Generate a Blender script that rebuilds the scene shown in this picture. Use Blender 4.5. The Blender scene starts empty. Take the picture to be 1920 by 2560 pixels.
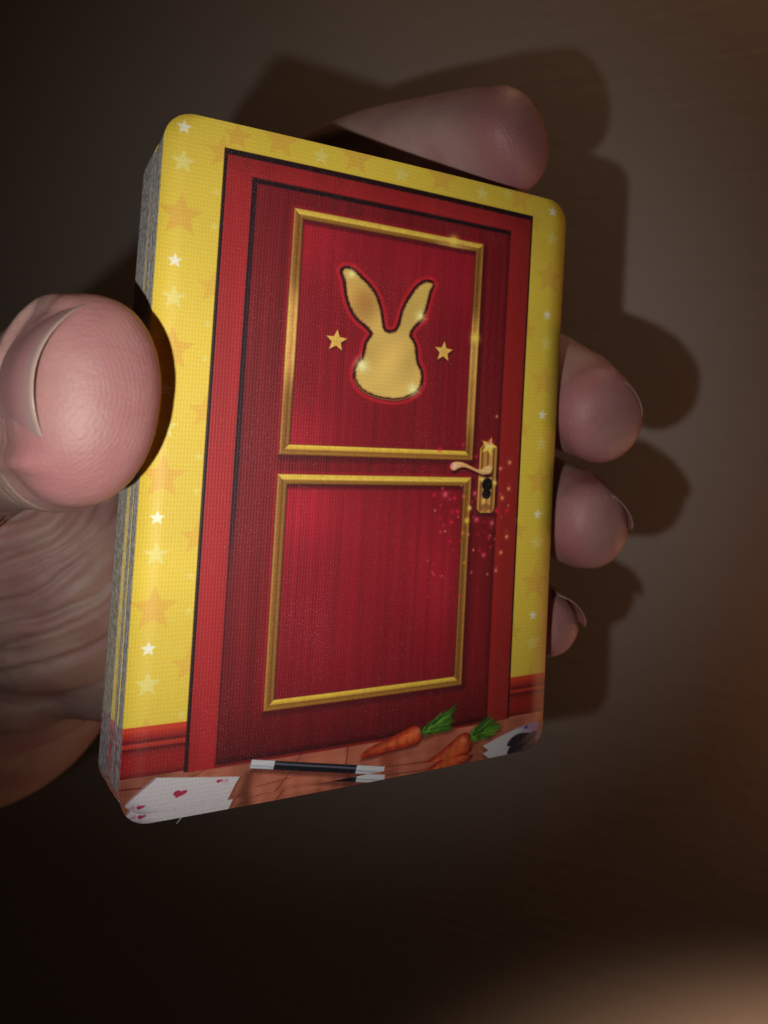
import bpy, bmesh, math, random
import numpy as np
from mathutils import Vector, Matrix, noise as mnoise

random.seed(4)
sc = bpy.context.scene
col_ = sc.collection

# The photographer's phone is the origin: x right, y ahead, z up, metres.
def P3(x, y, z):                       # x right, y down, z ahead, in millimetres
    return Vector((x, z, -y))*0.001

# ---------------------------------------------------------------- camera
cam = bpy.data.cameras.new("camera")
camo = bpy.data.objects.new("camera", cam); col_.objects.link(camo)
camo.location = (0, 0, 0); camo.rotation_euler = (math.radians(90), 0, 0)
cam.sensor_fit = 'HORIZONTAL'; cam.sensor_width = 36.0; cam.lens = 36.0*2100/1920
cam.shift_x = -0.1684; cam.shift_y = -0.1464
cam.clip_start = 0.005; cam.clip_end = 20
cam.dof.use_dof = True; cam.dof.focus_distance = 0.113; cam.dof.aperture_fstop = 39.375/1.05
cam.dof.aperture_blades = 0
sc.camera = camo

# ---------------------------------------------------------------- world and light
w = bpy.data.worlds.new("World"); sc.world = w; w.use_nodes = True
w.node_tree.nodes["Background"].inputs[0].default_value = (1.0, .62, .40, 1)
w.node_tree.nodes["Background"].inputs[1].default_value = 0.003
sc.view_settings.view_transform = 'Standard'; sc.view_settings.look = 'None'
sc.view_settings.exposure = 0; sc.view_settings.gamma = 1
sc.cycles.max_bounces = 6; sc.cycles.caustics_reflective = False; sc.cycles.caustics_refractive = False
sc.cycles.use_denoising = True

def lamp(name, kind, loc, target, energy, colr, **kw):
    l = bpy.data.lights.new(name, kind); l.energy = energy; l.color = colr
    for k, v in kw.items(): setattr(l, k, v)
    o = bpy.data.objects.new(name, l); col_.objects.link(o); o.location = loc
    o.rotation_euler = (Vector(target)-Vector(loc)).to_track_quat('-Z', 'Y').to_euler()
    return o
# the phone's flash, a little left of and below its lens
lamp("phone_flash", 'SPOT', P3(-16.5, 9.4, 1), P3(-16.5-15, 9.4-4, 101), 0.49, (1.0, .96, .91),
     spot_size=math.radians(68), spot_blend=1.0, shadow_soft_size=0.0012)
# the room's warm lamps, out of the picture above right and close to the wall at the right
lamp("room_lamp", 'AREA', P3(160, -540, 228), P3(110, 40, 330), .40, (1.0, .60, .37), shape='DISK', size=0.10)
lamp("wall_lamp", 'AREA', P3(225, 130, 262), P3(60, 60, 200), .08, (1.0, .42, .20), shape='DISK', size=0.03)
# unseen spot, added so its cone edge draws the warm patch low down
lamp("patch_spot", 'SPOT', P3(347, 320, 19), P3(255, 372, 292), 9.5, (1.0, .62, .40),
     spot_size=math.radians(52), spot_blend=.30, shadow_soft_size=0.03)

# pose of the deck: its centre and its axes
DT = (-19.598, 9.153, 121.106)
DECKROT = Matrix(((0.83789, 0.04893, 0.54364), (0.54182, 0.04594, -0.83924), (-0.06604, 0.99775, 0.01198))).to_4x4()
# hand: joints from the wrist outward (x, y, z, half width, half thickness), back-of-finger direction, tip dome; all mm
FINGERS = {
    'thumb': ([(-153.83, 71.06, 185.0, 16.0, 16.0), (-130.84, 39.73, 165.0, 14.0, 14.0), (-97.26, 17.26, 138.0, 11.0, 11.0), (-73.73, 6.83, 118.0, 10.4, 9.3), (-59.81, 2.04, 106.0, 11.9, 8.5), (-52.05, 0.43, 98.5, 12.8, 8.2), (-48.01, 0.05, 94.0, 12.0, 7.6)], (-0.8, -0.1, -0.5), 7.5),
    'index': ([(-142.28, 72.98, 190.0, 14.0, 13.0), (-94.06, 23.25, 178.0, 12.0, 12.0), (-65.84, -11.93, 176.0, 10.5, 10.5), (-54.55, -34.81, 174.0, 9.0, 9.0), (-31.2, -42.77, 160.0, 10.0, 9.4), (-10.44, -43.59, 147.0, 9.6, 8.8), (-1.31, -43.36, 141.0, 8.9, 8.0)], (0.2, -0.72, 0.75), 6.8),
    'middle': ([(-140.19, 77.17, 190.0, 14.0, 13.0), (-90.15, 33.43, 180.0, 12.0, 12.0), (-54.44, -3.28, 180.0, 10.5, 10.5), (-16.45, -10.68, 188.0, 9.5, 9.5), (2.96, -5.41, 172.0, 9.8, 9.3), (11.21, 0.08, 155.0, 9.9, 9.0), (14.68, 2.43, 147.0, 8.8, 7.9)], (0.36, -0.72, 0.95), 6.8),
    'ring': ([(-137.05, 80.31, 190.0, 14.0, 13.0), (-90.15, 43.35, 180.0, 12.0, 12.0), (-55.05, 16.75, 182.0, 10.5, 10.5), (-18.53, 16.26, 188.0, 9.5, 9.5), (2.01, 19.43, 172.0, 9.4, 9.1), (10.27, 21.44, 155.0, 9.4, 8.6), (13.38, 22.36, 147.0, 8.4, 7.6)], (0.42, -0.66, 0.95), 6.5),
    'little': ([(-134.95, 81.36, 190.0, 13.0, 12.0), (-91.16, 51.85, 182.0, 11.0, 11.0), (-57.76, 36.98, 178.0, 9.5, 9.5), (-25.39, 36.98, 178.0, 8.3, 8.3), (-5.91, 38.6, 168.0, 8.2, 8.0), (3.11, 39.97, 156.0, 7.7, 7.1), (6.5, 39.99, 149.0, 6.9, 6.3)], (0.6, -0.62, 0.5), 5.2),
}
NAILS = {'thumb': (9.6, 16.4, 5.7, 0.72, -2.0, 1.9), 'index': (9, 9.6, 4.0, -0.2, 0, 0.4), 'middle': (9.5, 9.8, 4.0, -0.2, 0, 0.4), 'ring': (9, 9.4, 3.9, -0.2, 0, 0.4), 'little': (7, 8.2, 3.7, -0.1, 0, 0.4)}
LUMPS = [((-90.07, 32.76, 162.0), (20, 24, 16), 0), ((-148.65, 66.58, 225.0), (44, 44, 28), 0), ((-115.06, 48.9, 190.0), (30, 31, 22), 0), ((-102.7, 41.41, 176.0), (24, 28, 19), 0), ((-81.41, 36.68, 172.0), (28, 30, 13), 0)]
CREASE_C = (-80.33, 6.84); PALM_Y = 13.57
CREASES = [12.34, 14.32, 16.93, 19.4, 21.73, 23.98, 25.18, 27.23, 28.64, 30.62, 31.67, 33.15, 35.27, 39.5]
VOX = 0.42
# ---------------------------------------------------------------- card print (painted in card millimetres)
CW, CH = 63.0, 88.0
PX = 18                                            # print resolution, pixels per millimetre
def paint_card():
    Wn, Hn = int(CW*PX), int(CH*PX)
    U, V = np.meshgrid((np.arange(Wn)+.5)/PX, (np.arange(Hn)+.5)/PX)
    U = U.astype(np.float32); V = V.astype(np.float32)
    rs = np.random.RandomState(7)
    img = np.empty((Hn, Wn, 3), np.float32)
    def col(c): return np.array(c, np.float32)/255
    def lin(x, a, b): return np.clip((x-a)/(b-a), 0, 1)
    def noise(nx, ny, seed):                       # smooth value noise with nx by ny cells
        r = np.random.RandomState(seed).rand(ny+2, nx+2).astype(np.float32)
        x = U/CW*nx; y = V/CH*ny
        xi = x.astype(int); yi = y.astype(int); fx = x-xi; fy = y-yi
        fx = fx*fx*(3-2*fx); fy = fy*fy*(3-2*fy)
        return (r[yi, xi]*(1-fx)+r[yi, xi+1]*fx)*(1-fy)+(r[yi+1, xi]*(1-fx)+r[yi+1, xi+1]*fx)*fy
    def box(a, s=None):
        u0, v0, u1, v1 = a
        return (slice(max(0, int(v0*PX)), min(Hn, int(v1*PX)+2)), slice(max(0, int(u0*PX)), min(Wn, int(u1*PX)+2)))
    def sdf(poly, pad=1.0):                        # signed distance (mm, inside negative) in a window round the polygon
        P = np.array(poly, np.float32)
        sl = box((P[:, 0].min()-pad, P[:, 1].min()-pad, P[:, 0].max()+pad, P[:, 1].max()+pad))
        u = U[sl]; v = V[sl]
        d = np.full(u.shape, 1e9, np.float32); ins = np.zeros(u.shape, bool)
        for i in range(len(P)):
            a = P[i-1]; b = P[i]; e = b-a
            t = np.clip(((u-a[0])*e[0]+(v-a[1])*e[1])/(e@e+1e-9), 0, 1)
            d = np.minimum(d, (u-a[0]-t*e[0])**2+(v-a[1]-t*e[1])**2)
            c = (a[1] > v) != (b[1] > v)
            ins ^= c & (u < (b[0]-a[0])*(v-a[1])/(b[1]-a[1]+1e-9)+a[0])
        d = np.sqrt(d)
        return sl, np.where(ins, -d, d)
    def smooth(poly, n=2):
        P = np.array(poly, np.float64)
        for _ in range(n):
            Q = np.roll(P, -1, 0); P = np.stack([P*.75+Q*.25, P*.25+Q*.75], 1).reshape(-1, 2)
        return P
    def put(sl, m, c, a=1.0):
        m = (m*a)[..., None]
        img[sl] = img[sl]*(1-m)+(c if getattr(c, 'ndim', 1) == 3 else np.array(c, np.float32))*m
    def fill(poly, c, a=1.0, soft=.05, grow=0.0):
        sl, d = sdf(poly, .6+soft+max(grow, 0)); put(sl, np.clip(.5-(d-grow)/(2*soft), 0, 1), c, a)
    def rect(u0, v0, u1, v1, c, a=1.0, soft=.05):
        sl = box((u0-1, v0-1, u1+1, v1+1)); u = U[sl]; v = V[sl]
        d = np.maximum(np.maximum(u0-u, u-u1), np.maximum(v0-v, v-v1))
        put(sl, np.clip(.5-d/(2*soft), 0, 1), c, a)
    def glow(u, v, r, c, a=1.0, p=2.0):
        sl = box((u-3*r, v-3*r, u+3*r, v+3*r))
        d2 = ((U[sl]-u)**2+(V[sl]-v)**2)/r**2
        put(sl, np.exp(-d2**(p/2)), c, a)
    def add(u, v, ru, rv, c, a):                   # broad sheen
        g = np.exp(-((U-u)/ru)**2-((V-v)/rv)**2)[..., None]*a
        img[:] = img*(1-g)+col(c)*g
    def star(u, v, r, c, a=1.0, rot=0, soft=.07, clip=None):
        pts = []
        for k in range(10):
            q = r if k % 2 == 0 else r*.44
            t = -math.pi/2+k*math.pi/5+rot
            pts.append((u+q*math.cos(t), v+q*math.sin(t)))
        sl, d = sdf(pts, .4); m = np.clip(.5-d/(2*soft), 0, 1)
        if clip is not None: m = m*clip[sl]
        put(sl, m, c, a)
    def sparkle(u, v, r, c, a=1.0, n=6, rot=.35):
        sl = box((u-r*1.2, v-r*1.2, u+r*1.2, v+r*1.2))
        x = U[sl]-u; y = V[sl]-v; rr = np.sqrt(x*x+y*y)+1e-5; th = np.arctan2(y, x)-rot
        m = np.zeros_like(x)
        for k in range(n):
            t = k*math.pi*2/n+(.25 if k % 2 else 0)
            dd = np.abs(np.sin(th-t))*rr; on = np.cos(th-t) > 0
            L = r*(1.0 if k % 2 == 0 else .62)
            m = np.maximum(m, on*np.exp(-(dd/.055)**2)*np.clip(1-rr/L, 0, 1)*.85)
        m = np.maximum(m, np.exp(-(rr/(.16*r))**2))
        put(sl, np.clip(m, 0, 1), c, a)
    yellow = col((227, 198, 68)); orange = col((222, 168, 68)); pale = col((230, 218, 126)); white = col((240, 238, 214))
    # wallpaper
    img[:] = yellow
    img *= (1+.05*(noise(9, 12, 3)-.5))[..., None]
    rightside = (U > 30)
    wall = (V < 77.2).astype(np.float32)
    for k, v in enumerate((-3.6, 13.2, 30.3, 46.5, 62.9, 79.0)):
        star(2.6, v, 2.95, orange, .62, clip=wall); star(60.1, v-.3, 2.9, orange, .55, clip=wall)
    for v in (4.2, 21.9, 38.0, 54.1, 70.2):
        star(7.2, v, 2.3, orange, .5, clip=wall); star(56.3, v, 1.9, orange, .5, clip=wall)
    for v in (1.9, 19.05, 35.45, 51.6, 67.8):
        star(2.28, v, .98, white, .95, clip=wall); star(60.15, v, .92, white, .92, clip=wall)
    for v in (6.35, 23.75, 40.2, 56.15, 72.2):
        star(2.45, v, 1.6, pale, .85, clip=wall); star(60.3, v, 1.5, pale, .6, clip=wall)
    for v in (9.5, 14.0, 26.7, 31.2, 43.8, 48.2, 59.0, 63.4, 76.4):
        star(6.75, v, .6, pale, .6, clip=wall); star(56.5, v+1, .5, pale, .35, clip=wall)
    for u in (14.6, 25.4, 39.1, 53.5): star(u, .9, 2.6, orange, .55)
    for u in (20.3, 32.5, 46.3): star(u, 1.75, 1.35, pale, .7)
    star(51.0, .8, 1.1, pale, .45); star(8.9, 1.6, 2.0, orange, .6)
    # skirting boards
    for (u0, u1) in ((0, 7.6), (55.9, 63)):
        sl = box((u0, 77.2, u1, 84)); v = V[sl]
        c = np.zeros(v.shape+(3,), np.float32)
        stops = [(77.1, (196, 66, 38)), (77.7, (200, 60, 36)), (78.7, (150, 30, 28)), (79.1, (95, 12, 18)), (79.35, (176, 52, 38)), (79.75, (168, 44, 34)),
                 (79.95, (84, 10, 14)), (80.35, (132, 24, 26)), (81.0, (150, 30, 30)), (82.6, (146, 28, 28)), (83.4, (104, 16, 18)), (84, (100, 16, 18))]
        vs = [s[0] for s in stops]
        for k in range(3): c[..., k] = np.interp(v, vs, [s[1][k]/255 for s in stops])
        put(sl, np.clip((v-77.2)*10, 0, 1), c)
    # wood floor
    sl = box((0, 83.4, 63, 88)); n = noise(26, 90, 11)[sl]; n2 = noise(60, 30, 12)[sl]
    base = col((184, 104, 80))+(n[..., None]-.5)*.16*col((255, 190, 150))+(n2[..., None]-.5)*.08
    base *= (1-.25*np.exp(-((U[sl]-3)/5)**2)[..., None])
    base *= (1-.14*np.exp(-((U[sl]-15)/1.3)**2)[..., None]*1.8)
    put(sl, np.ones(n.shape, np.float32), np.clip(base, 0, 1))
    for (a, b, w) in (((11, 83.3), (8.2, 84.4), .05), ((22.6, 83.6), (20.6, 86.4), .05), ((20.6, 86.4), (19.2, 88), .06), ((0, 84.6), (8, 85.0), .1),
                      ((16.5, 86.9), (21.2, 86.6), .04), ((29.2, 83.7), (29.0, 86.9), .07), ((54.2, 84.2), (55.2, 85.8), .05), ((34.6, 87.4), (42, 87.8), .05)):
        a = np.array(a); b = np.array(b); t = (b-a)/np.linalg.norm(b-a)*1; nn = np.array([-t[1], t[0]])*w
        fill([a+nn, b+nn, b-nn, a-nn], col((88, 30, 20)), .8, .04)
    fill([(15.2, 85), (16.2, 84.6), (15.6, 88), (14.2, 88)], col((92, 38, 22)), .55, .35)
    fill([(34.2, 85.4), (36.4, 85.4), (36.2, 87.6), (34.4, 87.2)], col((130, 48, 32)), .45, .35)
    # door frame
    rect(7.4, 3.4, 56.2, 83.6, col((34, 6, 10)), 1, .06)
    fr = col((164, 34, 38))
    sl = box((7.8, 4.0, 55.95, 83.75)); c = np.ones(U[sl].shape+(3,), np.float32)*fr
    c *= (1+.10*(noise(60, 3, 21)[sl]-.5)-.0*V[sl])[..., None]
    m = ((U[sl] > 7.82) & (U[sl] < 55.88) & (V[sl] > 4.15) & (V[sl] < 83.65)).astype(np.float32)
    g = np.clip((U[sl]-48)/10, 0, 1)[..., None]; c = c*(1-g)+col((138, 34, 28))*g
    gt = np.clip((7.2-V[sl])/3, 0, 1)[..., None]; c = c*(1-.12*gt)
    put(sl, m, c)
    rect(7.7, 80, 7.95, 83.6, col((80, 12, 14)), .7)
    # door leaf
    sl = box((11.2, 6.75, 52.1, 83.4))
    dcol = col((116, 20, 32)); c = np.ones(U[sl].shape+(3,), np.float32)*dcol
    streak = noise(95, 4, 31)[sl]*.6+noise(210, 6, 32)[sl]*.4
    c *= (1+.22*(streak[..., None]-.5)*2*.6)
    lo = np.clip((V[sl]-76)/7, 0, 1)[..., None]; c = c*(1-.22*lo)
    m = ((U[sl] > 11.25) & (U[sl] < 52.05) & (V[sl] > 6.8) & (V[sl] < 83.3)).astype(np.float32)
    put(sl, m, c)
    # the leaf's shadow gap, wide at the top and left
    rect(11.2, 6.6, 52.05, 7.25, col((22, 4, 12)), .95, .16)
    sl = box((11.1, 6.6, 13.4, 83.3)); wv = np.interp(V[sl], [6.6, 50, 62, 83], [.8, .8, .35, .3])
    put(sl, np.clip((11.2+wv-U[sl])/.3, 0, 1)*(U[sl] > 11.15)*np.interp(V[sl], [6.6, 44, 60, 83], [.95, .9, .45, .55]), col((34, 6, 22)))
    rect(51.6, 7, 52.05, 83.3, col((60, 8, 20)), .5, .25)
    rect(11.3, 82.7, 52.05, 83.5, col((58, 8, 16)), .8, .35)
    # inset panels with sheen
    def panel(u0, v0, u1, v1):
        rect(u0, v0, u1, v1, col((122, 18, 34)), 1)
    panel(18.4, 10.7, 45.75, 42.2); panel(18.4, 47.4, 45.75, 75.8)
    inside = lambda a: ((U > a[0]) & (U < a[2]) & (V > a[1]) & (V < a[3])).astype(np.float32)[..., None]
    keep = img.copy()
    add(20, 12, 6, 7, (184, 30, 56), .7); add(19, 41, 6, 5, (190, 34, 62), .6); add(40, 15, 9, 7, (168, 26, 54), .5); add(33, 13, 20, 5, (150, 22, 46), .5)
    add(24, 30, 8, 10, (150, 22, 44), .4); add(21.5, 51, 5, 5.5, (196, 34, 66), .8); add(38, 58, 10, 8, (160, 26, 50), .45); add(43, 63, 5, 10, (176, 30, 58), .45)
    add(28, 52, 10, 5, (156, 28, 50), .45); add(25, 70, 10, 5, (150, 26, 46), .3); add(22, 62, 8, 8, (158, 22, 50), .5)
    st = (noise(110, 3, 41)*.6+noise(260, 5, 42)*.4-.5)[..., None]
    pan = np.clip(inside((18.4, 10.7, 45.75, 42.2))+inside((18.4, 47.4, 45.75, 75.8)), 0, 1)
    img[:] = keep*(1-pan)+img*(1+st*.22)*pan
    img *= 1-inside((11.2, 6.7, 52.1, 83.4))*np.array((-.02, 0, .13), np.float32)
    # mouldings: mitred bars with a lit and a dark bevel
    def mould(o, i, hot):
        (u0, v0, u1, v1), (a0, b0, a1, b1) = o, i
        for gg, aa in ((.9, .25), (.5, .3)):
            rect(u0-.05, v1, u1+gg*.6, v1+gg, col((40, 4, 12)), aa, .25); rect(u1, v0+.3, u1+gg, v1+gg*.6, col((40, 4, 12)), aa, .25)
        rect(a0-.1, b0-.1, a1+.1, b0+.55, col((60, 6, 18)), .6, .2); rect(u0-.35, v0-.35, u1, v0, col((190, 20, 44)), .35, .12); rect(u0-.35, v0, u0, v1, col((190, 20, 44)), .4, .12)
        sl = box((u0, v0, u1, v1)); u = U[sl]; v = V[sl]
        dl, dr, dt, db = u-u0, u1-u, v-v0, v1-v
        dm = np.minimum(np.minimum(dl, dr), np.minimum(dt, db)); w = np.minimum(np.minimum(a0-u0, u1-a1), np.minimum(b0-v0, v1-b1))
        t = dm/((a0-u0)+0*u)
        hor = (np.minimum(dt, db) < np.minimum(dl, dr))
        top = hor & (dt < db); bot = hor & ~top; lef = ~hor & (dl < dr)
        def ramp(t, st):
            xs = [s[0] for s in st]; return np.stack([np.interp(t, xs, [s[1][k]/255 for s in st]) for k in range(3)], -1)
        cv = ramp(t, [(0, (104, 62, 20)), (.12, (184, 132, 62)), (.3, (150, 98, 40)), (.55, (122, 76, 30)), (.8, (158, 108, 46)), (1, (60, 26, 12))])
        ct = ramp(t, [(0, (150, 112, 40)), (.12, (222, 184, 72)), (.45, (232, 198, 80)), (.6, (158, 112, 40)), (.85, (140, 92, 32)), (1, (50, 20, 10))])
        cb = ramp(t, [(0, (88, 48, 14)), (.15, (168, 118, 44)), (.45, (136, 90, 34)), (.58, (214, 170, 62)), (.9, (236, 200, 74)), (1, (120, 60, 24))])
        c = np.where(top[..., None], ct, np.where(bot[..., None], cb, cv))
        for (side, vc, rv, a) in hot:
            msk = (lef if side == 'l' else (~hor & ~lef) if side == 'r' else top if side == 't' else bot)
            k = np.exp(-(np.abs((v if side in 'lr' else u)-vc)/rv)**4)[..., None]*a*msk[..., None]
            hc = ramp(t, [(0, (176, 120, 50)), (.15, (240, 206, 96)), (.4, (226, 168, 92)), (.6, (222, 150, 90)), (.85, (246, 214, 104)), (1, (120, 70, 30))])
            c = c*(1-k)+hc*k
        c = c*(1+.1*(noise(200, 260, 51)[sl]-.5))[..., None]
        put(sl, ((dm > 0) & (dm < (a0-u0))).astype(np.float32), np.clip(c, 0, 1))
    mould((16.95, 9.55, 47.15, 43.2), (18.42, 11.02, 45.68, 41.73), [('l', 27, 6.5, .9), ('r', 26, 5, .8), ('r', 34, 5, .55), ('t', 41.8, 3, .5)])
    mould((16.95, 45.75, 47.15, 77.3), (18.42, 47.22, 45.68, 75.83), [])
    for (u, v) in ((41.8, 9.9), (46.5, 24.3)):
        sparkle(u, v, 2.0, col((236, 60, 60)), .55); glow(u, v, .8, col((250, 232, 96)), .9)
    # rabbit emblem
    rab = smooth([(24.37, 17.15), (24.75, 16.82), (25.26, 16.74), (25.84, 16.87), (26.57, 17.32), (27.43, 18.02), (28.29, 18.62), (29.05, 19.35), (29.7, 20.27), (30.13, 21.33), (30.51, 22.51), (30.76, 23.71), (30.94, 24.54), (31.39, 25.05), (32.06, 25.12), (32.91, 24.95), (33.48, 24.25), (33.78, 23.13), (33.96, 21.98), (34.38, 20.78), (34.94, 19.68), (35.63, 18.56), (36.33, 17.66), (37.18, 17.02), (37.95, 16.85), (38.61, 16.99), (38.45, 17.59), (38.1, 18.2), (37.95, 19.17), (37.7, 20.37), (37.29, 21.68), (36.89, 22.54), (36.06, 23.44), (35.48, 24.19), (35.16, 25.14), (35.7, 25.77), (36.19, 26.52), (36.38, 27.53), (36.58, 28.66), (36.82, 29.44), (37.36, 30.08), (37.55, 30.99), (37.44, 32.37), (36.68, 33.34), (35.7, 33.87), (34.61, 34.34), (33.38, 34.54), (32.16, 34.51), (30.83, 34.37), (29.62, 34.07), (28.4, 33.49), (27.59, 32.67), (27.19, 31.83), (27.24, 30.84), (27.7, 29.7), (28.37, 29.19), (28.53, 27.96), (28.69, 26.84), (29.34, 25.88), (29.49, 25.42), (29.04, 24.91), (28.18, 24.24), (27.08, 23.59), (26.21, 22.6), (25.68, 21.56), (25.33, 20.62), (25.09, 19.56), (24.91, 18.49), (24.52, 17.67)], 1)
    sl, d = sdf(rab, 1.6)
    put(sl, np.clip(1-np.abs(d-.72)/.35, 0, 1), col((206, 34, 46)), .75)
    put(sl, np.exp(-np.clip(d-.3, 0, 9)**2/.5), col((196, 30, 44)), .3)
    put(sl, np.clip(.5-(d-.42)/.14, 0, 1), col((44, 10, 12)), .92)
    u = U[sl]; v = V[sl]
    gold = np.ones(u.shape+(3,), np.float32)*col((224, 186, 96)); sh = .5+.5*np.sin((u*.9+v*.35))*np.sin(v*.45+1); gold = gold*(.90+.16*sh[..., None])
    k = np.exp(-((u-28)/2.5)**2-((v-21.3)/2.6)**2)[..., None]; gold = gold*(1-.75*k)+col((176, 118, 58))*.75*k
    k = np.clip((v-27)/8, 0, 1)[..., None]; gold = gold*(1-k*.5)+col((230, 196, 104))*.5*k
    k = np.clip((v-24)/-3, 0, 1)[..., None]*(u > 33)[..., None]; gold = gold*(1-.3*k)+col((204, 174, 84))*.3*k
    rough = .1*(noise(260, 360, 61)[sl]-.5)
    put(sl, np.clip(.5-(d+rough*1.2)/.2, 0, 1), gold)
    put(sl, np.exp(-((d-.28)/.07)**2)*(v > 32.2)*.7, col((222, 170, 96)))
    put(sl, np.exp(-((d+.1)/.12)**2)*(.5+6*rough)*.55, col((112, 66, 30)))
    for (u, v, r, cc, aa) in ((25.75, 17.4, 1.3, (252, 244, 160), .9), (28.1, 30.2, 2.2, (252, 250, 180), 1), (36.3, 33.0, 1.9, (252, 250, 170), 1), (36.9, 22.1, 1.7, (250, 246, 160), 1)):
        glow(u, v, .45*r, col(cc), .75)
        sparkle(u, v, r, col(cc), aa)
    for (u, v, r) in ((26.1, 16.2, 1.3), (38.8, 17.1, 1.5), (38.0, 22.4, 1.6)): sparkle(u, v, r, col((224, 56, 62)), .55, n=5, rot=-.6)
    for (u, v) in ((24.1, 27.05), (41.1, 26.95)):
        star(u+.18, v+.25, 1.6, col((50, 6, 14)), .6, rot=.06, soft=.2); star(u, v, 1.62, col((232, 190, 92)), 1, rot=.04)
        star(u+.1, v+.12, .9, col((212, 158, 70)), .5, rot=.04, soft=.15)
    # escutcheon
    rect(48.5, 41.6, 52.0, 51.7, col((30, 4, 8)), .6, .3)
    pl = [(48.45, 41.35), (49.1, 40.55), (50.04, 40.3), (50.95, 40.5), (51.62, 41.2), (51.62, 50.5), (51.15, 51.25), (48.95, 51.25), (48.38, 50.6)]
    sl, d = sdf(pl, .5); u = U[sl]; v = V[sl]
    xs = [48.4, 48.6, 48.9, 49.2, 49.6, 50.0, 50.3, 50.7, 51.0, 51.3, 51.5]
    cs = [(150, 98, 36), (214, 164, 78), (120, 72, 28), (186, 124, 62), (206, 148, 78), (140, 84, 34), (202, 146, 76), (216, 170, 90), (112, 62, 24), (196, 144, 66), (130, 80, 30)]
    c = np.stack([np.interp(u, xs, [q[k]/255 for q in cs]) for k in range(3)], -1)
    put(sl, np.clip(.5-d/.1, 0, 1), c); put(sl, np.exp(-((d+.1)/.09)**2), col((216, 166, 76)), .8)
    fill([(48.8, 50.3), (50.0, 49.7), (51.2, 50.3), (50.9, 50.8), (49.1, 50.8)], col((140, 88, 40)), .7, .08)
    star(50.05, 40.95, 1.55, col((244, 214, 78)), .95, rot=.3, soft=.1); glow(50.05, 40.7, .5, col((255, 250, 190)), 1)
    sparkle(50.05, 40.3, 2.6, col((226, 44, 46)), .6)
    # lever handle
    lv = [(43.29, 44.07), (43.73, 43.65), (44.46, 43.45), (45.56, 43.6), (46.97, 44.16), (48.11, 44.62), (48.95, 44.6), (49.48, 44.11), (50.18, 43.91), (50.89, 43.84), (50.75, 45.05), (49.84, 45.3), (48.99, 45.26), (47.98, 44.86), (46.56, 44.35), (45.59, 44.13), (44.65, 44.39), (44.0, 44.81), (43.45, 44.59)]
    fill([(a+.15, b+.5) for a, b in lv], col((44, 4, 10)), .8, .2)
    fill(smooth(lv, 2), col((222, 166, 108)), 1, .05, .06); fill([(a, b-.12) for a, b in smooth(lv, 2)], col((238, 196, 128)), .8, .12, -.16)
    glow(43.85, 44.1, .42, col((255, 250, 244)), 1); glow(50.3, 44.5, .35, col((240, 206, 120)), .8); fill([(49.4, 45.3), (50.7, 45.2), (50.6, 45.75), (49.6, 45.75)], col((60, 18, 10)), .9, .08)
    sparkle(43.6, 44.1, 2.4, col((230, 40, 60)), .5)
    # keyhole: two joined rounds
    sl = box((48.4, 45, 52, 50)); u = U[sl]; v = V[sl]
    d = np.minimum(np.hypot((u-50.1), (v-46.85)*1.0)-.98, np.hypot(u-50.03, v-48.32)-.78)
    put(sl, np.clip(.5-(d-.07)/.1, 0, 1), col((150, 120, 90)), .8); put(sl, np.clip(.5-d/.1, 0, 1), col((5, 4, 4)))
    for (u, v, r, cc) in ((49.0, 46.05, .4, (250, 226, 110)), (51.45, 46.6, .42, (250, 226, 110)), (49.6, 49.45, .4, (248, 214, 90)), (47.1, 50.5, .38, (246, 220, 110)), (46.7, 52.4, .42, (248, 206, 70)), (45.9, 48.7, .25, (220, 120, 60)), (46.1, 54.3, .3, (226, 110, 60)), (46.6, 58.8, .22, (220, 130, 60))):
        glow(u, v, r, col(cc), 1)
    # fairy dust
    dust = [(51.23, 36.17, .2, 0), (41.35, 41.68, .25, 1), (45.39, 40.83, .2, 1), (54.11, 43.34, .3, 0), (52.44, 44.35, .25, 0), (54.17, 47.5, .28, 0), (53.01, 48.96, .3, 0), (42.68, 48.42, .38, 2), (40.78, 48.51, .22, 1), (44.32, 48.96, .25, 1),
            (47.88, 48.25, .3, 2), (48.42, 52.29, .33, 2), (51.31, 52.87, .33, 2), (45.0, 51.01, .28, 1), (44.11, 51.12, .2, 1), (44.0, 52.63, .25, 1), (52.03, 50.95, .35, 1), (53.93, 51.09, .25, 1), (47.78, 42.6, .2, 1),
            (54.21, 55.06, .3, 0), (53.25, 57.5, .28, 0), (52.46, 60.28, .22, 0), (50.05, 57.78, .3, 2), (50.86, 55.24, .2, 1), (51.26, 56.6, .16, 1), (49.3, 57.0, .16, 1), (48.9, 54.6, .14, 1)]
    for _ in range(46):
        dust.append((rs.uniform(40, 55), rs.uniform(46, 64), rs.uniform(.08, .17), rs.choice([0, 1, 1, 2])))
    cols = [(236, 120, 66), (222, 36, 66), (238, 92, 120)]
    for (u, v, r, k) in dust:
        glow(u, v, r*1.6, col(cols[k]), .45); glow(u, v, r*.8, col((250, 190, 130) if k == 0 else cols[k]), .9)
    for (u, v) in ((58.2, 44.6), (56.5, 52.6)): glow(u, v, .5, col((222, 214, 60)), .6)
    # ace lying on the boards
    ace = [(0.5, 86.65), (1.6, 85.6), (4.01, 83.7), (9, 84.45), (14.43, 85.26), (13.9, 86.2), (12.75, 88.6), (1.9, 88.6), (1.3, 87.5)]
    fill([(a+.15, b+.2) for a, b in ace], col((70, 24, 16)), .5, .25); fill(ace, col((206, 200, 204)), 1, .06)
    fill([(0.5, 86.65), (1.6, 85.6), (4.01, 83.7), (4.2, 83.85), (1.75, 85.75), (.65, 86.75)], col((150, 100, 112)), .8, .05)
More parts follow.
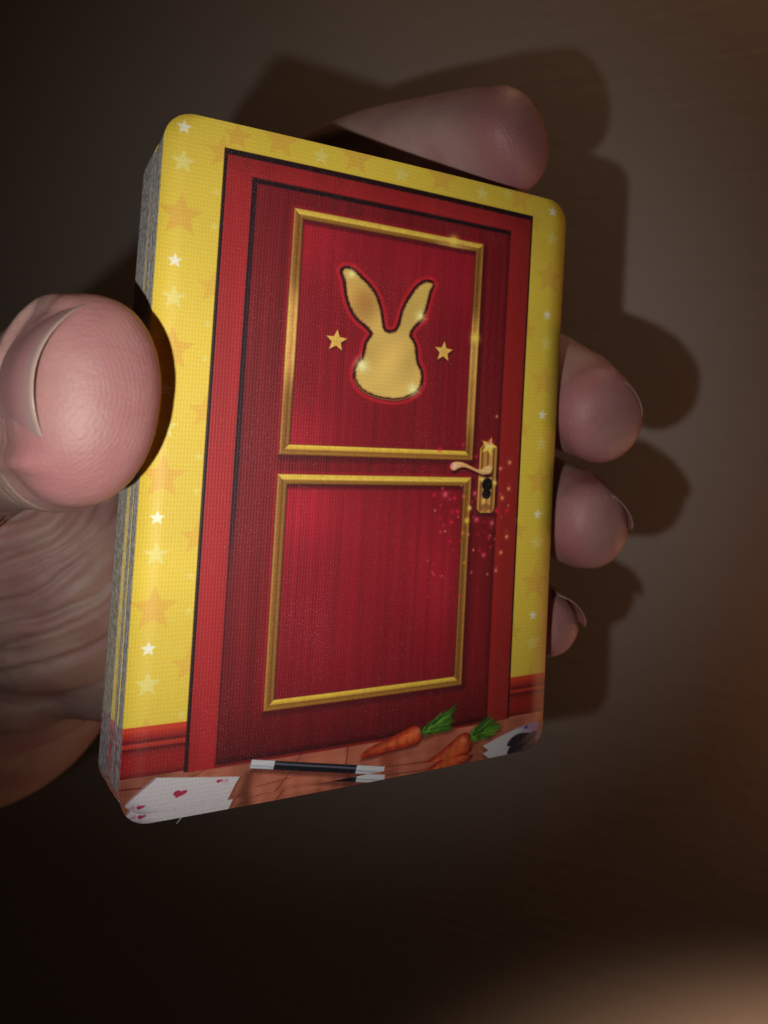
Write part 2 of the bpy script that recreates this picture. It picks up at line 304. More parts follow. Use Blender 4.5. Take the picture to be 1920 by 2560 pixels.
    def heart(u, v, s, c, a=1.0, sk=.45):
        P = []
        for k in range(28):
            t = k*2*math.pi/28; x = 16*math.sin(t)**3/17; y = -(13*math.cos(t)-5*math.cos(2*t)-2*math.cos(3*t)-math.cos(4*t))/17
            P.append((u+s*(x-sk*y), v+s*.62*y+s*.12*x))
        fill(P, c, a, .05)
    heart(7.05, 86.15, .85, col((176, 42, 74))); heart(2.55, 87.05, .5, col((176, 52, 84))); heart(11.85, 85.4, .42, col((178, 58, 90)))
    for (u, v) in ((1.55, 86.95), (12.6, 85.5)):
        fill([(u-.45, v+.1), (u+.2, v-.3), (u+.35, v-.22), (u+.35, v+.28), (u+.12, v+.28), (u+.12, v+.08), (u-.1, v+.1), (u-.2, v+.2)], col((198, 128, 158)), .7, .06)
    # wand
    def quad(a, b, wa, wb, c, al=1.0, soft=.06):
        a = np.array(a); b = np.array(b); t = (b-a)/np.linalg.norm(b-a); n = np.array([-t[1], t[0]])
        fill([a-n*wa, b-n*wb, b+n*wb, a+n*wa], c, al, soft)
    quad((15.9, 84.5), (33.5, 88.5), .45, .45, col((54, 16, 14)), .5, .25)
    quad((15.75, 83.85), (34.6, 87.85), .55, .58, col((14, 13, 22)))
    quad((18.9, 84.32), (30.6, 86.85), .14, .14, col((110, 110, 128)), .85, .1)
    quad((15.75, 83.85), (18.9, 84.5), .56, .56, col((206, 206, 214))); quad((15.8, 84.1), (18.8, 84.75), .12, .12, col((150, 150, 168)), .6, .1)
    quad((30.6, 87.0), (34.9, 87.92), .58, .58, col((208, 208, 214))); quad((30.6, 87.2), (34.6, 88.1), .1, .1, col((140, 140, 155)), .7, .1)
    # carrots
    def carrot(P, tip, top, hl):
        fill([(a+.25, b+.35) for a, b in P], col((70, 14, 8)), .7, .25)
        sl, d = sdf(smooth(P, 2), .4)
        c = np.ones(d.shape+(3,), np.float32)*col((176, 62, 30)); kk = np.clip(-d/.9, 0, 1)[..., None]
        c = col((150, 34, 20))*(1-kk)+col((206, 92, 48))*kk; c = c*(1+.3*(noise(120, 120, 71)[sl]-.5))[..., None]
        put(sl, np.clip(.5-d/.1, 0, 1), c); glow(hl[0], hl[1], .55, col((228, 140, 100)), .6)
    carrot([(31.0, 85.6), (31.4, 85.0), (32.18, 84.4), (34.64, 83.59), (36.98, 83.0), (38.61, 82.4), (39.73, 82.2), (40.64, 83.0), (40.8, 84.1), (39.88, 84.95), (38.38, 85.15), (34.73, 85.35), (32.6, 85.6)], 0, 0, (40.0, 83.1))
    carrot([(39.8, 89), (41.57, 87.9), (44.22, 86.6), (46.14, 85.4), (47.51, 84.6), (48.73, 84.5), (49.45, 85.6), (49.4, 87.0), (48.4, 87.9), (46.68, 88.3), (44, 89)], 0, 0, (47.6, 85.6))
    def fronds(P, root, seed):
        rr = np.random.RandomState(seed); P = np.array(P); root = np.array(root)
        fill([(a+.3, b+.45) for a, b in P], col((50, 14, 8)), .5, .3)
        fill(P, col((46, 96, 24)), .9, .12, -.22)
        for _ in range(170):
            i = rr.randint(len(P)); t = rr.rand(); q = P[i-1]*(1-t)+P[i]*t
            a = root+(q-root)*rr.uniform(.1, .75); b = root+(q-root)*rr.uniform(.75, 1.2)
            quad(a+rr.randn(2)*.1, b+rr.randn(2)*.12, .1, .03, col([(72, 132, 34), (104, 160, 52), (34, 78, 20), (28, 66, 18)][rr.randint(4)]), .85, .04)
    fronds([(40.71, 82.85), (42.02, 82.2), (43.15, 81.52), (44.29, 80.83), (45.86, 80.36), (46.28, 80.67), (45.71, 81.37), (45.95, 82.09), (45.59, 82.72), (46.03, 83.55), (44.85, 83.8), (42.88, 83.67), (40.98, 84.23)], (40.7, 83.6), 81)
    fronds([(49.05, 84.79), (50.33, 83.59), (52.39, 82.67), (52.65, 83.5), (53.38, 83.25), (53.64, 84.0), (54.84, 84.18), (54.03, 85.21), (52.77, 85.89), (51.08, 85.89), (49.43, 86.23)], (49.2, 85.5), 82)
    # spade card in the corner
    fill([(51.3, 87.3), (54.51, 86.5), (57.77, 85.7), (57, 88.4), (52, 88)], col((60, 16, 14)), .5, .3)
    cr = [(51.5, 87.1), (54.51, 86.2), (57.77, 85.4), (61.38, 84.85), (63.2, 85.4), (63.2, 89), (53.9, 89)]
    sl, d = sdf(cr, .4); g = np.clip((U[sl]-58)/3-(V[sl]-86)/3, 0, 1)[..., None]
    put(sl, np.clip(.5-d/.12, 0, 1), col((200, 198, 202))*(1-g)+col((160, 140, 190))*g)
    fill(smooth([(56.0, 87.9), (56.5, 86.95), (57.8, 86.3), (59.4, 86.25), (61.0, 86.6), (61.7, 87.2), (60.9, 87.75), (59.6, 88.4), (57, 88.6)], 1), col((38, 28, 48)), 1, .1)
    fill([(60.3, 86.7), (61.2, 86.3), (62.0, 86.6), (61.5, 87.0), (62.3, 87.3), (61.4, 87.5)], col((70, 36, 96)), .9, .08)
    fill([(59.3, 85.4), (59.8, 85.2), (60.1, 85.5), (59.7, 85.75), (59.4, 85.7)], col((84, 44, 100)), .9, .06)
    # ink speckle
    img[:] *= (1+.045*(rs.rand(Hn, Wn, 1).astype(np.float32)-.5)*2)
    return np.clip(img, 0, 1)

# ---------------------------------------------------------------- node helpers
def material(name):
    m = bpy.data.materials.new(name); m.use_nodes = True
    return m, m.node_tree, m.node_tree.nodes["Principled BSDF"]
def nd(t, kind, **kw):
    n = t.nodes.new(kind)
    for k, v in kw.items():
        if k == 'op': n.operation = v
        else: setattr(n, k, v)
    return n
def mth(t, op, a, b=None, c=None):
    n = nd(t, 'ShaderNodeMath', op=op)
    for i, x in enumerate((a, b, c)):
        if x is None: continue
        if hasattr(x, 'links'): t.links.new(x, n.inputs[i])
        else: n.inputs[i].default_value = x
    return n.outputs[0]
def ramp(t, fac, stops):
    n = nd(t, 'ShaderNodeValToRGB'); e = n.color_ramp.elements
    while len(e) < len(stops): e.new(.5)
    for k, (p, c) in enumerate(stops): e[k].position = p; e[k].color = (*c, 1)
    t.links.new(fac, n.inputs[0]); return n.outputs[0]
def noisetex(t, vec, scale, detail=4, rough=.5):
    n = nd(t, 'ShaderNodeTexNoise'); n.inputs['Scale'].default_value = scale; n.inputs['Detail'].default_value = detail
    n.inputs['Roughness'].default_value = rough
    if vec is not None: t.links.new(vec, n.inputs['Vector'])
    return n.outputs[0]
def mixc(t, f, a, b, mode='MIX'):
    n = nd(t, 'ShaderNodeMix', data_type='RGBA', blend_type=mode)
    for s, x in ((n.inputs[0], f), (n.inputs[6], a), (n.inputs[7], b)):
        if hasattr(x, 'links'): t.links.new(x, s)
        elif isinstance(x, (int, float)): s.default_value = x
        else: s.default_value = (*x, 1)
    return n.outputs[2]
def bump(t, h, dist, strength=1.0, prev=None):
    n = nd(t, 'ShaderNodeBump'); n.inputs['Strength'].default_value = strength; n.inputs['Distance'].default_value = dist
    t.links.new(h, n.inputs['Height'])
    if prev is not None: t.links.new(prev, n.inputs['Normal'])
    return n.outputs[0]

# ---------------------------------------------------------------- wall behind
mw, t, b = material("painted_wall")
tc = nd(t, 'ShaderNodeTexCoord').outputs['Object']
n1 = noisetex(t, tc, 3.0, 5); n2 = noisetex(t, tc, 140.0, 3)
mp = nd(t, 'ShaderNodeMapping'); mp.inputs['Scale'].default_value = (14, 240, 240); t.links.new(tc, mp.inputs[0])
n3 = noisetex(t, mp.outputs[0], 1.0, 4, .6)
c = mixc(t, mth(t, 'MULTIPLY', n1, .6), (.84, .76, .70), (.77, .69, .62))
c = mixc(t, mth(t, 'MULTIPLY', n3, .45), c, (.66, .56, .48))
t.links.new(c, b.inputs['Base Color']); b.inputs['Roughness'].default_value = .62
t.links.new(bump(t, mth(t, 'ADD', n2, n3), .0004, .35), b.inputs['Normal'])
bm = bmesh.new()
nx, nz = 30, 30
g = [[bm.verts.new((-2.2+4.4*i/nx, 0, -2.2+4.4*j/nz)) for i in range(nx+1)] for j in range(nz+1)]
for j in range(nz):
    for i in range(nx): bm.faces.new((g[j][i], g[j][i+1], g[j+1][i+1], g[j+1][i]))
me = bpy.data.meshes.new("wall"); bm.to_mesh(me); bm.free()
wall = bpy.data.objects.new("wall", me); col_.objects.link(wall); me.materials.append(mw)
wall.location = P3(0, 0, 405); wall.rotation_euler = (0, 0, math.radians(-25)); wall['kind'] = 'structure'

# ---------------------------------------------------------------- the cards
TH = 0.30; NCARD = 50
img = paint_card()
Hn, Wn = img.shape[:2]
px = np.ones((Hn, Wn, 4), np.float32); px[..., :3] = img[::-1]
bimg = bpy.data.images.new("card_print", Wn, Hn); bimg.pixels.foreach_set(px.ravel()); bimg.update(); bimg.pack()

mf, t, b = material("linen_card_face")
uv = nd(t, 'ShaderNodeTexCoord').outputs['UV']
tex = nd(t, 'ShaderNodeTexImage', image=bimg, interpolation='Cubic', extension='EXTEND'); t.links.new(uv, tex.inputs[0])
sx = nd(t, 'ShaderNodeSeparateXYZ'); t.links.new(uv, sx.inputs[0])
um = mth(t, 'MULTIPLY', sx.outputs[0], 63.0); vm = mth(t, 'MULTIPLY', sx.outputs[1], 88.0)
wob = noisetex(t, uv, 60.0, 2)
uw = mth(t, 'ADD', um, mth(t, 'MULTIPLY', wob, .12)); vw = mth(t, 'ADD', vm, mth(t, 'MULTIPLY', wob, .15))
su = mth(t, 'SINE', mth(t, 'MULTIPLY', uw, 2*math.pi/.40)); sv = mth(t, 'SINE', mth(t, 'MULTIPLY', vw, 2*math.pi/.56))
sn = noisetex(t, uv, 420.0, 2, .7)
h = mth(t, 'ADD', mth(t, 'ADD', mth(t, 'MULTIPLY', su, .6), mth(t, 'MULTIPLY', mth(t, 'MULTIPLY', mth(t, 'MAXIMUM', su, 0.0), sv), .8)), mth(t, 'MULTIPLY', sn, 1.5))
# ink wears off the tops of the weave
wear = mth(t, 'MULTIPLY', mth(t, 'ADD', mth(t, 'MULTIPLY', mth(t, 'MAXIMUM', su, 0.0), sv), mth(t, 'MULTIPLY', sn, 1.5)), .035)
cc = mixc(t, 1.0, tex.outputs[0], mth(t, 'ADD', mth(t, 'MULTIPLY', wear, 3.6), 1.0), 'MULTIPLY')
spk = noisetex(t, uv, 700.0, 1, .5); big = noisetex(t, uv, 6.0, 2)
spf = mth(t, 'MULTIPLY', mth(t, 'GREATER_THAN', mth(t, 'ADD', spk, mth(t, 'MULTIPLY', big, .16)), .80), .42)  # sparkle of the glossy face, painted into the colour as pale specks
cc = mixc(t, spf, cc, (.82, .72, .62))
t.links.new(cc, b.inputs['Base Color'])
b.inputs['Roughness'].default_value = .52; b.inputs['Specular IOR Level'].default_value = .45
t.links.new(bump(t, h, .000008, 1.0), b.inputs['Normal'])

me_, t, b = material("cut_card_edge")
tc = nd(t, 'ShaderNodeTexCoord').outputs['Object']
geo = nd(t, 'ShaderNodeNewGeometry')
mp = nd(t, 'ShaderNodeMapping'); mp.inputs['Scale'].default_value = (1, .5, 1); t.links.new(geo.outputs['Position'], mp.inputs[0])
na = noisetex(t, mp.outputs[0], 1500.0, 4, .7); nb = noisetex(t, geo.outputs['Position'], 900.0, 3)
oi = nd(t, 'ShaderNodeObjectInfo').outputs['Random']
f = mth(t, 'ADD', mth(t, 'MULTIPLY', na, .7), mth(t, 'MULTIPLY', oi, .08))
c = ramp(t, f, [(.24, (.20, .20, .23)), (.36, (.40, .40, .44)), (.43, (.66, .66, .71)), (.55, (.93, .93, .95))])
t.links.new(c, b.inputs['Base Color']); b.inputs['Roughness'].default_value = .8
t.links.new(bump(t, mth(t, 'ADD', na, nb), .00012, .9), b.inputs['Normal'])

def card_mesh(name):
    W2, H2, r = 31.5, 44.0, 3.6
    vs = []
    for k in range(9): vs.append(-H2+r*(1-math.cos(k*math.pi/16)))
    for k in range(1, 22): vs.append(-H2+r+(2*H2-2*r)*k/22)
    vs += [-x for x in vs[:9][::-1]]
    vs = sorted(set(round(x, 5) for x in vs)); nu = 20
    bm = bmesh.new(); top = []; bot = []
    uvl = bm.loops.layers.uv.new("UVMap")
    for v in vs:
        dy = abs(v)-(H2-r)
        hw = W2-(r-math.sqrt(max(0, r*r-dy*dy)) if dy > 0 else 0)
        hw = max(hw, W2-r)
        rt, rb = [], []
        for i in range(nu+1):
            u = hw*(2*i/nu-1)
            z = .651*(1-(2*u/63)**2)-.242*(1-(2*v/88)**2)
            rt.append(bm.verts.new(Vector((u, -v, z))*.001)); rb.append(bm.verts.new(Vector((u, -v, z-TH*.97))*.001))
        top.append(rt); bot.append(rb)
    n = len(vs)
    def face(q, mi):
        f = bm.faces.new(q); f.material_index = mi; f.smooth = mi == 0
        for l in f.loops: l[uvl].uv = (l.vert.co.x*1000/63+.5, l.vert.co.y*1000/88+.5)
    for j in range(n-1):
        for i in range(nu):
            face((top[j][i], top[j+1][i], top[j+1][i+1], top[j][i+1]), 0)
            face((bot[j][i], bot[j][i+1], bot[j+1][i+1], bot[j+1][i]), 0)
        face((top[j][0], bot[j][0], bot[j+1][0], top[j+1][0]), 1)
        face((top[j][nu], top[j+1][nu], bot[j+1][nu], bot[j][nu]), 1)
    for i in range(nu):
        face((top[0][i], top[0][i+1], bot[0][i+1], bot[0][i]), 1)
        face((top[n-1][i], bot[n-1][i], bot[n-1][i+1], top[n-1][i+1]), 1)
    me = bpy.data.meshes.new(name); bm.to_mesh(me); bm.free()
    me.materials.append(mf); me.materials.append(me_)
    for e in me.edges: pass
    return me
DECK = Matrix.Translation(P3(*DT)) @ DECKROT
CORNER = Matrix.Translation(Vector((-31.5, 44, 0))*.001)
cm = card_mesh("playing_card")
def drift(i):                           # how far each card has slid out of square: right, down, twist about its top left corner
    r = random.Random(100+i)
    dv = r.uniform(-.05, .05)
    if i == 0: return 0, 0, 0
    if i == 1: return .22, 1.32, .0004
    dv += np.interp(i, [2, 20, 22, 40, 49], [.15, 1.25, .9, 1.3, 1.7])
    du = .0015*i+r.uniform(-.003, .003)
    s = np.interp(i, [12, 13, 20, 21, 25, 48, 49], [0, .09, .12, .17, .40, .52, .25])
    if i == NCARD-1: du = .18
    return du, dv, -s/86
for i in range(NCARD):
    o = bpy.data.objects.new("playing_card", cm); col_.objects.link(o)
    du, dv, a = drift(i)
    o.matrix_world = DECK @ Matrix.Translation(Vector((du, -dv, -i*TH))*.001) @ CORNER @ Matrix.Rotation(a, 4, 'Z') @ CORNER.inverted()
    o['category'] = "card"; o['group'] = "cards of the deck held in the hand"
    if i == 0: o['label'] = "top card of the deck, face with red door, gold rabbit emblem and starry yellow wallpaper"
    elif i == 1: o['label'] = "second card, only its printed bottom strip peeking out below the top card"; second = o
    elif i == NCARD-1: o['label'] = "rearmost card of the deck, thin yellow rim showing at the upper left"
    elif i == 13: o['label'] = "card in the front half of the deck, one thin yellow line beside its grey edge"
    elif 21 <= i <= 25: o['label'] = "card from the yellow striped band half way through the deck"
    else: o['label'] = "card packed inside the deck, seen only by its grey cut edge"
# a torn paper fibre on the second card's lower edge
def tube(bm, pts, rad, seg=6):
    rings = []
    for k, p in enumerate(pts):
        d = (pts[min(k+1, len(pts)-1)]-pts[max(k-1, 0)]).normalized()
        q = d.to_track_quat('Z', 'Y'); rr = rad[k] if isinstance(rad, (list, tuple)) else rad
        rings.append([bm.verts.new(p+q @ Vector((rr*math.cos(2*math.pi*s/seg), rr*math.sin(2*math.pi*s/seg), 0))) for s in range(seg)])
    for a, b_ in zip(rings, rings[1:]):
        for s in range(seg): bm.faces.new((a[s], a[(s+1) % seg], b_[(s+1) % seg], b_[s]))
    bm.faces.new(rings[0][::-1]); bm.faces.new(rings[-1])
mfib, t, b = material("paper_fibre"); b.inputs['Roughness'].default_value = .8
t.links.new(ramp(t, noisetex(t, nd(t, 'ShaderNodeTexCoord').outputs['Object'], 3000.0), [(.3, (.42, .42, .42)), (.7, (.62, .62, .6))]), b.inputs['Base Color'])
bm = bmesh.new()
tube(bm, [Vector(p)*.001 for p in ((-23.9, -43.85, -.1), (-24.2, -44.15, .0), (-24.5, -44.45, .08), (-24.75, -44.7, .1))], [.00006, .00006, .00005, .00003])
fm = bpy.data.meshes.new("fibre"); bm.to_mesh(fm); bm.free(); fm.materials.append(mfib)
fo = bpy.data.objects.new("fibre", fm); col_.objects.link(fo); fo.parent = second

# ---------------------------------------------------------------- the hand
def catmull(pts, n):
    P = [2*pts[0]-pts[1]]+list(pts)+[2*pts[-1]-pts[-2]]; out = []
    for i in range(1, len(P)-2):
        for k in range(n):
            t = k/n; a, b, c, d = P[i-1], P[i], P[i+1], P[i+2]
            out.append(.5*((2*b)+(-a+c)*t+(2*a-5*b+4*c-d)*t*t+(-a+3*b-3*c+d)*t**3))
    out.append(P[-2]); return np.array(out)
def sweep(bm, nodes, dorsal, seg=40, n=8, dome=7.0, pw=2.2):
    """nodes: (x, y, z, half width, half thickness) in mm, root to tip; closed by a dome at the tip, a cap at the root"""
    S = catmull([np.array(q, float) for q in nodes], n)
    C = S[:, :3]; ra = S[:, 3]; rb = S[:, 4]
    T = np.gradient(C, axis=0); T /= np.linalg.norm(T, axis=1)[:, None]
    axC, axT, axA, axB = C.copy(), T.copy(), ra.copy(), rb.copy()
    tip = C[-1]; tt = T[-1]; m = 9                      # dome
    C = list(C); T = list(T); ra = list(ra); rb = list(rb)
    a0, b0 = ra[-1], rb[-1]
    for k in range(1, m+1):
        s = math.sin(k/m*math.pi/2*.985); c = math.cos(k/m*math.pi/2*.985)
        C.append(tip+tt*dome*s-np.array(dorsal_unit(dorsal, tt))*b0*.16*s*s); T.append(tt); ra.append(a0*c**.82); rb.append(b0*c**.82)
    rings = []
    for c, t_, a, b in zip(C, T, ra, rb):
        dvec = dorsal_unit(dorsal, t_); lat = np.cross(t_, dvec)
        ring = []
        for s in range(seg):
            th = 2*math.pi*s/seg; cx, sy = math.cos(th), math.sin(th)
            q = (abs(cx)**pw+abs(sy)**pw)**(-1/pw)
            ring.append(bm.verts.new(P3(*(c+lat*a*cx*q+dvec*b*sy*q))))
        rings.append(ring)
    for r0, r1 in zip(rings, rings[1:]):
        for s in range(seg): bm.faces.new((r0[s], r0[(s+1) % seg], r1[(s+1) % seg], r1[s]))
    bm.faces.new(rings[0][::-1]); bm.faces.new(rings[-1])
    return dict(C=np.array(C), T=np.array(T), tip=tip, tt=tt, d=np.array(dorsal_unit(dorsal, tt)), a=a0, b=b0, dome=dome, ax=(axC, axT, axA, axB), dors=dorsal)
def dorsal_unit(d, t):
    d = np.array(d, float); d = d-t*(d@t); return d/np.linalg.norm(d)
bm = bmesh.new()
info = {}
for nm, (nodes, dors, dome) in FINGERS.items():
    info[nm] = sweep(bm, nodes, dors, dome=dome)
for (c, r, ax) in LUMPS:                               # palm masses
    R = Matrix.Rotation(math.radians(ax), 4, 'Y')
    bmesh.ops.create_icosphere(bm, subdivisions=4, radius=1.0, matrix=Matrix.Translation(P3(*c)) @ R @ Matrix.Diagonal((r[0]*.001, r[2]*.001, r[1]*.001, 1)))
bmesh.ops.recalc_face_normals(bm, faces=bm.faces)
me = bpy.data.meshes.new("hand_cage"); bm.to_mesh(me); bm.free()
cage = bpy.data.objects.new("hand", me); col_.objects.link(cage)
md = cage.modifiers.new("r", 'REMESH'); md.mode = 'VOXEL'; md.voxel_size = VOX*.001; md.use_smooth_shade = True
ms = cage.modifiers.new("s", 'SMOOTH'); ms.factor = .5; ms.iterations = 9
dg = bpy.context.evaluated_depsgraph_get()
hm = bpy.data.meshes.new_from_object(cage.evaluated_get(dg)); cage.modifiers.clear(); cage.data = hm; hm.name = "hand"; bpy.data.meshes.remove(me)
hand = cage
N = len(hm.vertices); co = np.empty(N*3, np.float32); hm.vertices.foreach_get('co', co); co = co.reshape(N, 3)
no = np.empty(N*3, np.float32); hm.vertices.foreach_get('normal', no); no = no.reshape(N, 3)
# the palm masses are blended into one surface
ed_ = np.empty(len(hm.edges)*2, np.int32); hm.edges.foreach_get('vertices', ed_); ed_ = ed_.reshape(-1, 2)
tx, ty, tz = co[:, 0]*1000, -co[:, 2]*1000, co[:, 1]*1000
wpalm = np.clip((ty-PALM_Y*tz/125-1.0)/5, 0, 1)*np.clip((tz-112)/8, 0, 1)
deg = np.bincount(ed_.ravel(), minlength=N).astype(np.float32)
for _ in range(240):
    acc = np.stack([np.bincount(ed_[:, 0], co[ed_[:, 1], k], N)+np.bincount(ed_[:, 1], co[ed_[:, 0], k], N) for k in range(3)], 1)/deg[:, None]
    co += ((acc-co)*(wpalm*.7)[:, None]).astype(np.float32)
cam_mm = np.stack([co[:, 0], -co[:, 2], co[:, 1]], 1)*1000.0      # x right, y down, z ahead
nrm = np.stack([no[:, 0], -no[:, 2], no[:, 1]], 1)
ridge = cam_mm[:, 1]*1.0; amp = np.zeros(N, np.float32)+.25; flush = np.zeros(N, np.float32); disp = np.zeros(N, np.float32)
def vnoise(p, s, seed=0.0):
    return np.array([mnoise.noise(Vector((float(q[0])*s+seed, float(q[1])*s, float(q[2])*s))) for q in p], np.float32)
low = vnoise(cam_mm, .11, 5)
mid = vnoise(cam_mm, .42, 9)
for nm, f in info.items():
    rel = cam_mm-f['tip']; lat = np.cross(f['tt'], f['d'])
    s = rel@f['tt']; l = rel@lat; dd = rel@f['d']
    near = np.clip(1-np.maximum(0, -s-14)/8, 0, 1)*(np.hypot(l/f['a'], dd/f['b']) < 1.5)*(s < f['dome']+2)*(s > -30)
    m = near > .02
    # whorl of ridges round the middle of the pad, loops further back
    ph = np.sqrt(l**2+(dd-f['b']*.9)**2+(s*.55)**2+1.5)+.7*low+.12*mid
    ridge[m] = ph[m]; amp[m] = ((.8 if nm == 'thumb' else 1.5)*near*np.clip(.9-(dd/f['b'])*.8, .15, 1))[m]
    flush[m] = np.maximum(flush[m], (near*np.exp(-((s-f['dome']*.45)/5.5)**2)*np.clip(.75-dd/f['b']*.2, 0, 1))[m])
    # nail bed and folds
    nl, nw = NAILS[nm][:2]; lo = NAILS[nm][4]
    s0 = NAILS[nm][2]
    x = (l-lo)/(nw*.5); y = (s-(s0-nl*.5))/(nl*.5)
    ed = np.maximum(np.abs(x), np.where(y < 0, -y, 0))
    g = np.clip((dd/f['b']-.25)/.35, 0, 1); g = g*g*(3-2*g)
    on = g*np.clip((s-(s0-nl-3))/2, 0, 1)*np.clip((s0-.8-s)/2.2, 0, 1)
    big = 1.5 if nm == 'thumb' else .45
    disp += on*big*(.42*np.exp(-((ed-1.15)/.12)**2)-.22*np.clip((1.0-ed)*8, 0, 1))
th_ = info['thumb']; rel = cam_mm-th_['tip']; lat = np.cross(th_['tt'], th_['d'])
s_t = rel@th_['tt']; l_t = rel@lat; d_t = rel@th_['d']
side = np.clip((l_t-1)/4, 0, 1)*(s_t > -16)*(s_t < 6)*(np.hypot(l_t/th_['a'], d_t/th_['b']) < 1.6)
for k, (c0, wd, dp) in enumerate(((-1.5, .22, .10), (-4.2, .25, .16), (-5.6, .2, .10), (-8.5, .3, .2), (-10.2, .22, .12))):
    disp -= side*dp*np.exp(-((s_t-c0-.05*d_t-.35*mid-.4*np.sin(d_t*.5+k))/wd)**2)
# thenar creases: folds that run concentrically under the thumb
cx, cy = CREASE_C
fx, fy = cam_mm[:, 0]*128/cam_mm[:, 2]-cx, cam_mm[:, 1]*128/cam_mm[:, 2]-cy
r = np.hypot(fx, fy)+.9*low+.25*mid
ang = np.arctan2(fy, fx)
palm = (cam_mm[:, 2] < 165) & (nrm[:, 2] < .3) & (cam_mm[:, 1] > PALM_Y)
ra_ = np.random.RandomState(3)
for k, rk in enumerate(CREASES):
    rr = rk+.5*np.sin(ang*3+k*1.7)+.35*np.sin(ang*7+k)
    wdt = .55+.5*ra_.rand(); dep = .5+.8*ra_.rand()**1.5
    g = np.exp(-((r-rr)/wdt)**2); bulge = np.exp(-((r-rr-1.7)/1.4)**2)
    along = .55+.45*np.sin(ang*2.3+k*2.1)
    disp += palm*(-dep*g*(.5+.5*along)+.22*dep*bulge)
disp += .03*mid+.02*vnoise(cam_mm, 1.3, 2)*(1)
co2 = co+no*disp[:, None]*.001
pw_ = palm*np.clip((r-CREASES[0]+4)/6, 0, 1)
ridge = np.where(pw_ > .3, r*.42+.25*mid, ridge); amp = np.where(pw_ > .3, .9+.9*low, amp)
hm.vertices.foreach_set('co', co2.astype(np.float32).ravel())
for nm, arr in (("ridge", ridge), ("ridge_amp", amp), ("flush", flush)):
    at = hm.attributes.new(nm, 'FLOAT', 'POINT'); at.data.foreach_set('value', arr.astype(np.float32))
hm.update()
hand['label'] = "left hand with light skin gripping the deck of cards, thumb on its left edge"; hand['category'] = "hand"

ms_, t, b = material("skin")
def attr(n_):
    a = nd(t, 'ShaderNodeAttribute'); a.attribute_name = n_; return a.outputs['Fac']
tc = nd(t, 'ShaderNodeTexCoord').outputs['Object']
nA = noisetex(t, tc, 110.0, 4); nB = noisetex(t, tc, 900.0, 4, .65); nC = noisetex(t, tc, 2600.0, 2)
base = ramp(t, nA, [(.34, (.37, .20, .185)), (.5, (.42, .268, .235)), (.64, (.45, .305, .25))])
base = mixc(t, mth(t, 'MULTIPLY', attr("flush"), .75), base, (.38, .115, .14))
base = mixc(t, mth(t, 'MULTIPLY', nB, .14), base, (.34, .15, .12))
t.links.new(base, b.inputs['Base Color'])
b.inputs['Subsurface Weight'].default_value = .55; b.inputs['Subsurface Radius'].default_value = (1.0, .38, .22)
b.inputs['Subsurface Scale'].default_value = .0016
b.inputs['Roughness'].default_value = .52; b.inputs['Specular IOR Level'].default_value = .42
rg = mth(t, 'SINE', mth(t, 'MULTIPLY', mth(t, 'ADD', attr("ridge"), mth(t, 'MULTIPLY', nB, .5)), 2*math.pi/.46))
h = mth(t, 'MULTIPLY', rg, attr("ridge_amp"))
n1_ = bump(t, h, .000011, .8); mpw = nd(t, 'ShaderNodeMapping'); mpw.inputs['Scale'].default_value = (450, 450, 1900); t.links.new(tc, mpw.inputs[0])
nW = noisetex(t, mpw.outputs[0], 1.0, 3, .6); n1_ = bump(t, nW, .00012, .6, n1_)
n2_ = bump(t, mth(t, 'ADD', nB, mth(t, 'MULTIPLY', nC, .6)), .00010, .7, n1_)
vo = nd(t, 'ShaderNodeTexVoronoi', feature='DISTANCE_TO_EDGE'); vo.inputs['Scale'].default_value = 900.0; t.links.new(tc, vo.inputs['Vector'])
n3_ = bump(t, mth(t, 'MINIMUM', vo.outputs['Distance'], .18), .00012, .5, n2_)
t.links.new(n3_, b.inputs['Normal'])
hm.materials.clear(); hm.materials.append(ms_)
for p in hm.polygons: pass
hm.polygons.foreach_set('material_index', np.zeros(len(hm.polygons), np.int32)); hm.polygons.foreach_set('use_smooth', np.ones(len(hm.polygons), bool))

mn, t, b = material("fingernail")
uvn = nd(t, 'ShaderNodeTexCoord').outputs['UV']; s_ = nd(t, 'ShaderNodeSeparateXYZ'); t.links.new(uvn, s_.inputs[0])
c = ramp(t, s_.outputs[1], [(0, (.50, .34, .32)), (.12, (.40, .20, .205)), (.82, (.43, .215, .215)), (.87, (.37, .25, .23)), (.985, (.36, .25, .22)), (1, (.44, .31, .27))])
t.links.new(c, b.inputs['Base Color']); b.inputs['Roughness'].default_value = .24
b.inputs['Subsurface Weight'].default_value = .3; b.inputs['Subsurface Radius'].default_value = (1, .5, .35); b.inputs['Subsurface Scale'].default_value = .0008
mp = nd(t, 'ShaderNodeMapping'); mp.inputs['Scale'].default_value = (34, 1.5, 1); t.links.new(uvn, mp.inputs[0])
t.links.new(bump(t, noisetex(t, mp.outputs[0], 1.0), .00006, .6), b.inputs['Normal'])
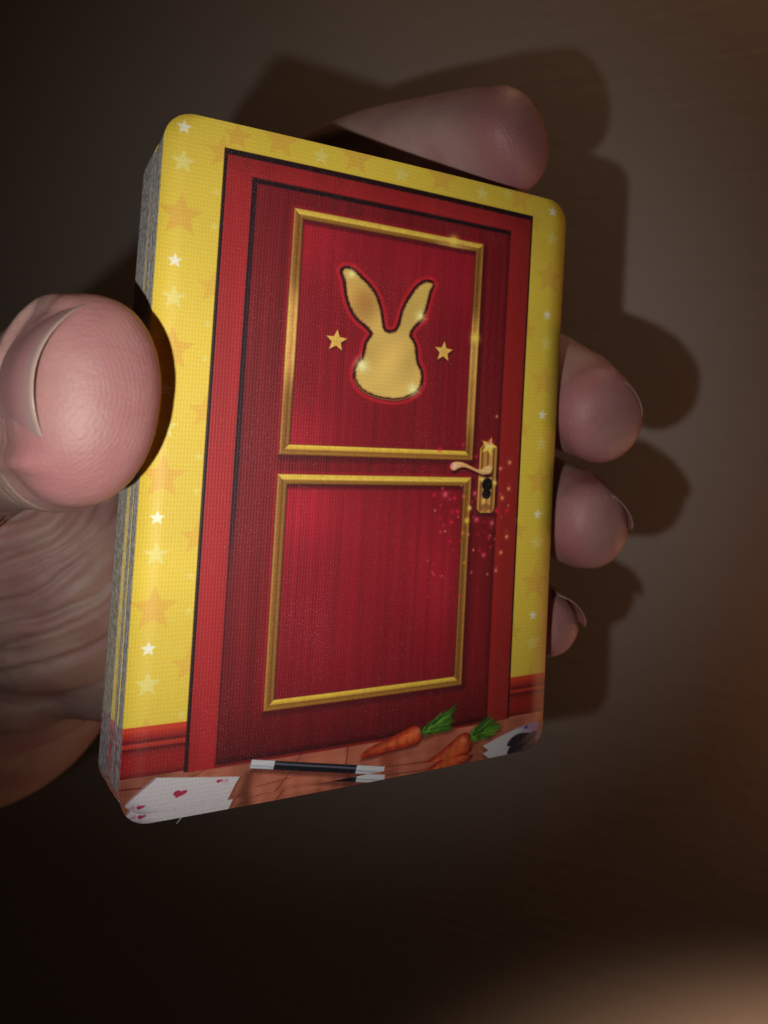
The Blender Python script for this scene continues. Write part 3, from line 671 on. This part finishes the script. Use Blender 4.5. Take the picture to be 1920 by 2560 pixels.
for nm, f in info.items():
    nl, nw, s0, lift, lo, curv = NAILS[nm]
    lat = np.cross(f['tt'], f['d']); ni, nj = 16, 14; th = .24
    bm = bmesh.new(); uvl = bm.loops.layers.uv.new("UVMap"); grids = []
    for layer in (0, 1):
        G = []
        axC, axT, axA, axB = f['ax']; sl_ = -np.concatenate([np.cumsum(np.linalg.norm(np.diff(axC, axis=0), axis=1)[::-1])[::-1], [0.]])
        for j in range(nj+1):
            y = j/nj; row = []
            for i in range(ni+1):
                x = 2*i/ni-1; x2 = x*(1-.30*max(0, .22-y)/.22)
                L = s0-nl+nl*(y)*(1-.05*x*x*y-.16*y*x**6)+.10*nl*(1-y)*x*x
                l = x2*nw*.5+lo; fr_ = [np.interp(min(L, 0), sl_, axC[:, k]) for k in range(3)]; tl = np.array([np.interp(min(L, 0), sl_, axT[:, k]) for k in range(3)]); tl /= np.linalg.norm(tl); la, lb = np.interp(min(L, 0), sl_, axA), np.interp(min(L, 0), sl_, axB); dl_ = np.array(dorsal_unit(f['dors'], tl)); ll = np.cross(tl, dl_); rr = la*1.02
                q = max(0.0, 1-abs(l/rr)**2.3)**(1/2.3)
                d_ = lb*q*.98+lift-.3-curv*x2*x2-.88*max(0, y-.3)**2*(3.2 if nm == 'thumb' else 1.3)-(th*.5 if layer else 0)
                d_ -= (1.0 if nm == 'thumb' else .25)*max(0, .12-y)/.12
                row.append(bm.verts.new(P3(*(np.array(fr_)+tl*max(L, 0)+ll*l+dl_*d_))))
            G.append(row)
        grids.append(G)
    A, B = grids
    def fc(q, uvs):
        F = bm.faces.new(q); F.smooth = True
        for l_, u_ in zip(F.loops, uvs): l_[uvl].uv = u_
    for j in range(nj):
        for i in range(ni):
            u4 = [(i/ni, j/nj), ((i+1)/ni, j/nj), ((i+1)/ni, (j+1)/nj), (i/ni, (j+1)/nj)]
            fc((A[j][i], A[j][i+1], A[j+1][i+1], A[j+1][i]), u4); fc((B[j][i], B[j+1][i], B[j+1][i+1], B[j][i+1]), [u4[0], u4[3], u4[2], u4[1]])
    for i in range(ni):
        fc((A[nj][i], A[nj][i+1], B[nj][i+1], B[nj][i]), [(i/ni, 1)]*4); fc((A[0][i+1], A[0][i], B[0][i], B[0][i+1]), [(i/ni, 0)]*4)
    for j in range(nj):
        fc((A[j][0], A[j+1][0], B[j+1][0], B[j][0]), [(0, j/nj)]*4); fc((A[j+1][ni], A[j][ni], B[j][ni], B[j+1][ni]), [(1, j/nj)]*4)
    bmesh.ops.recalc_face_normals(bm, faces=bm.faces)
    m_ = bpy.data.meshes.new("nail"); bm.to_mesh(m_); bm.free(); m_.materials.append(mn)
    o = bpy.data.objects.new("nail", m_); col_.objects.link(o); o.parent = hand
    if nm == 'thumb': o['label'] = "broad thumbnail seen nearly edge-on at the left"
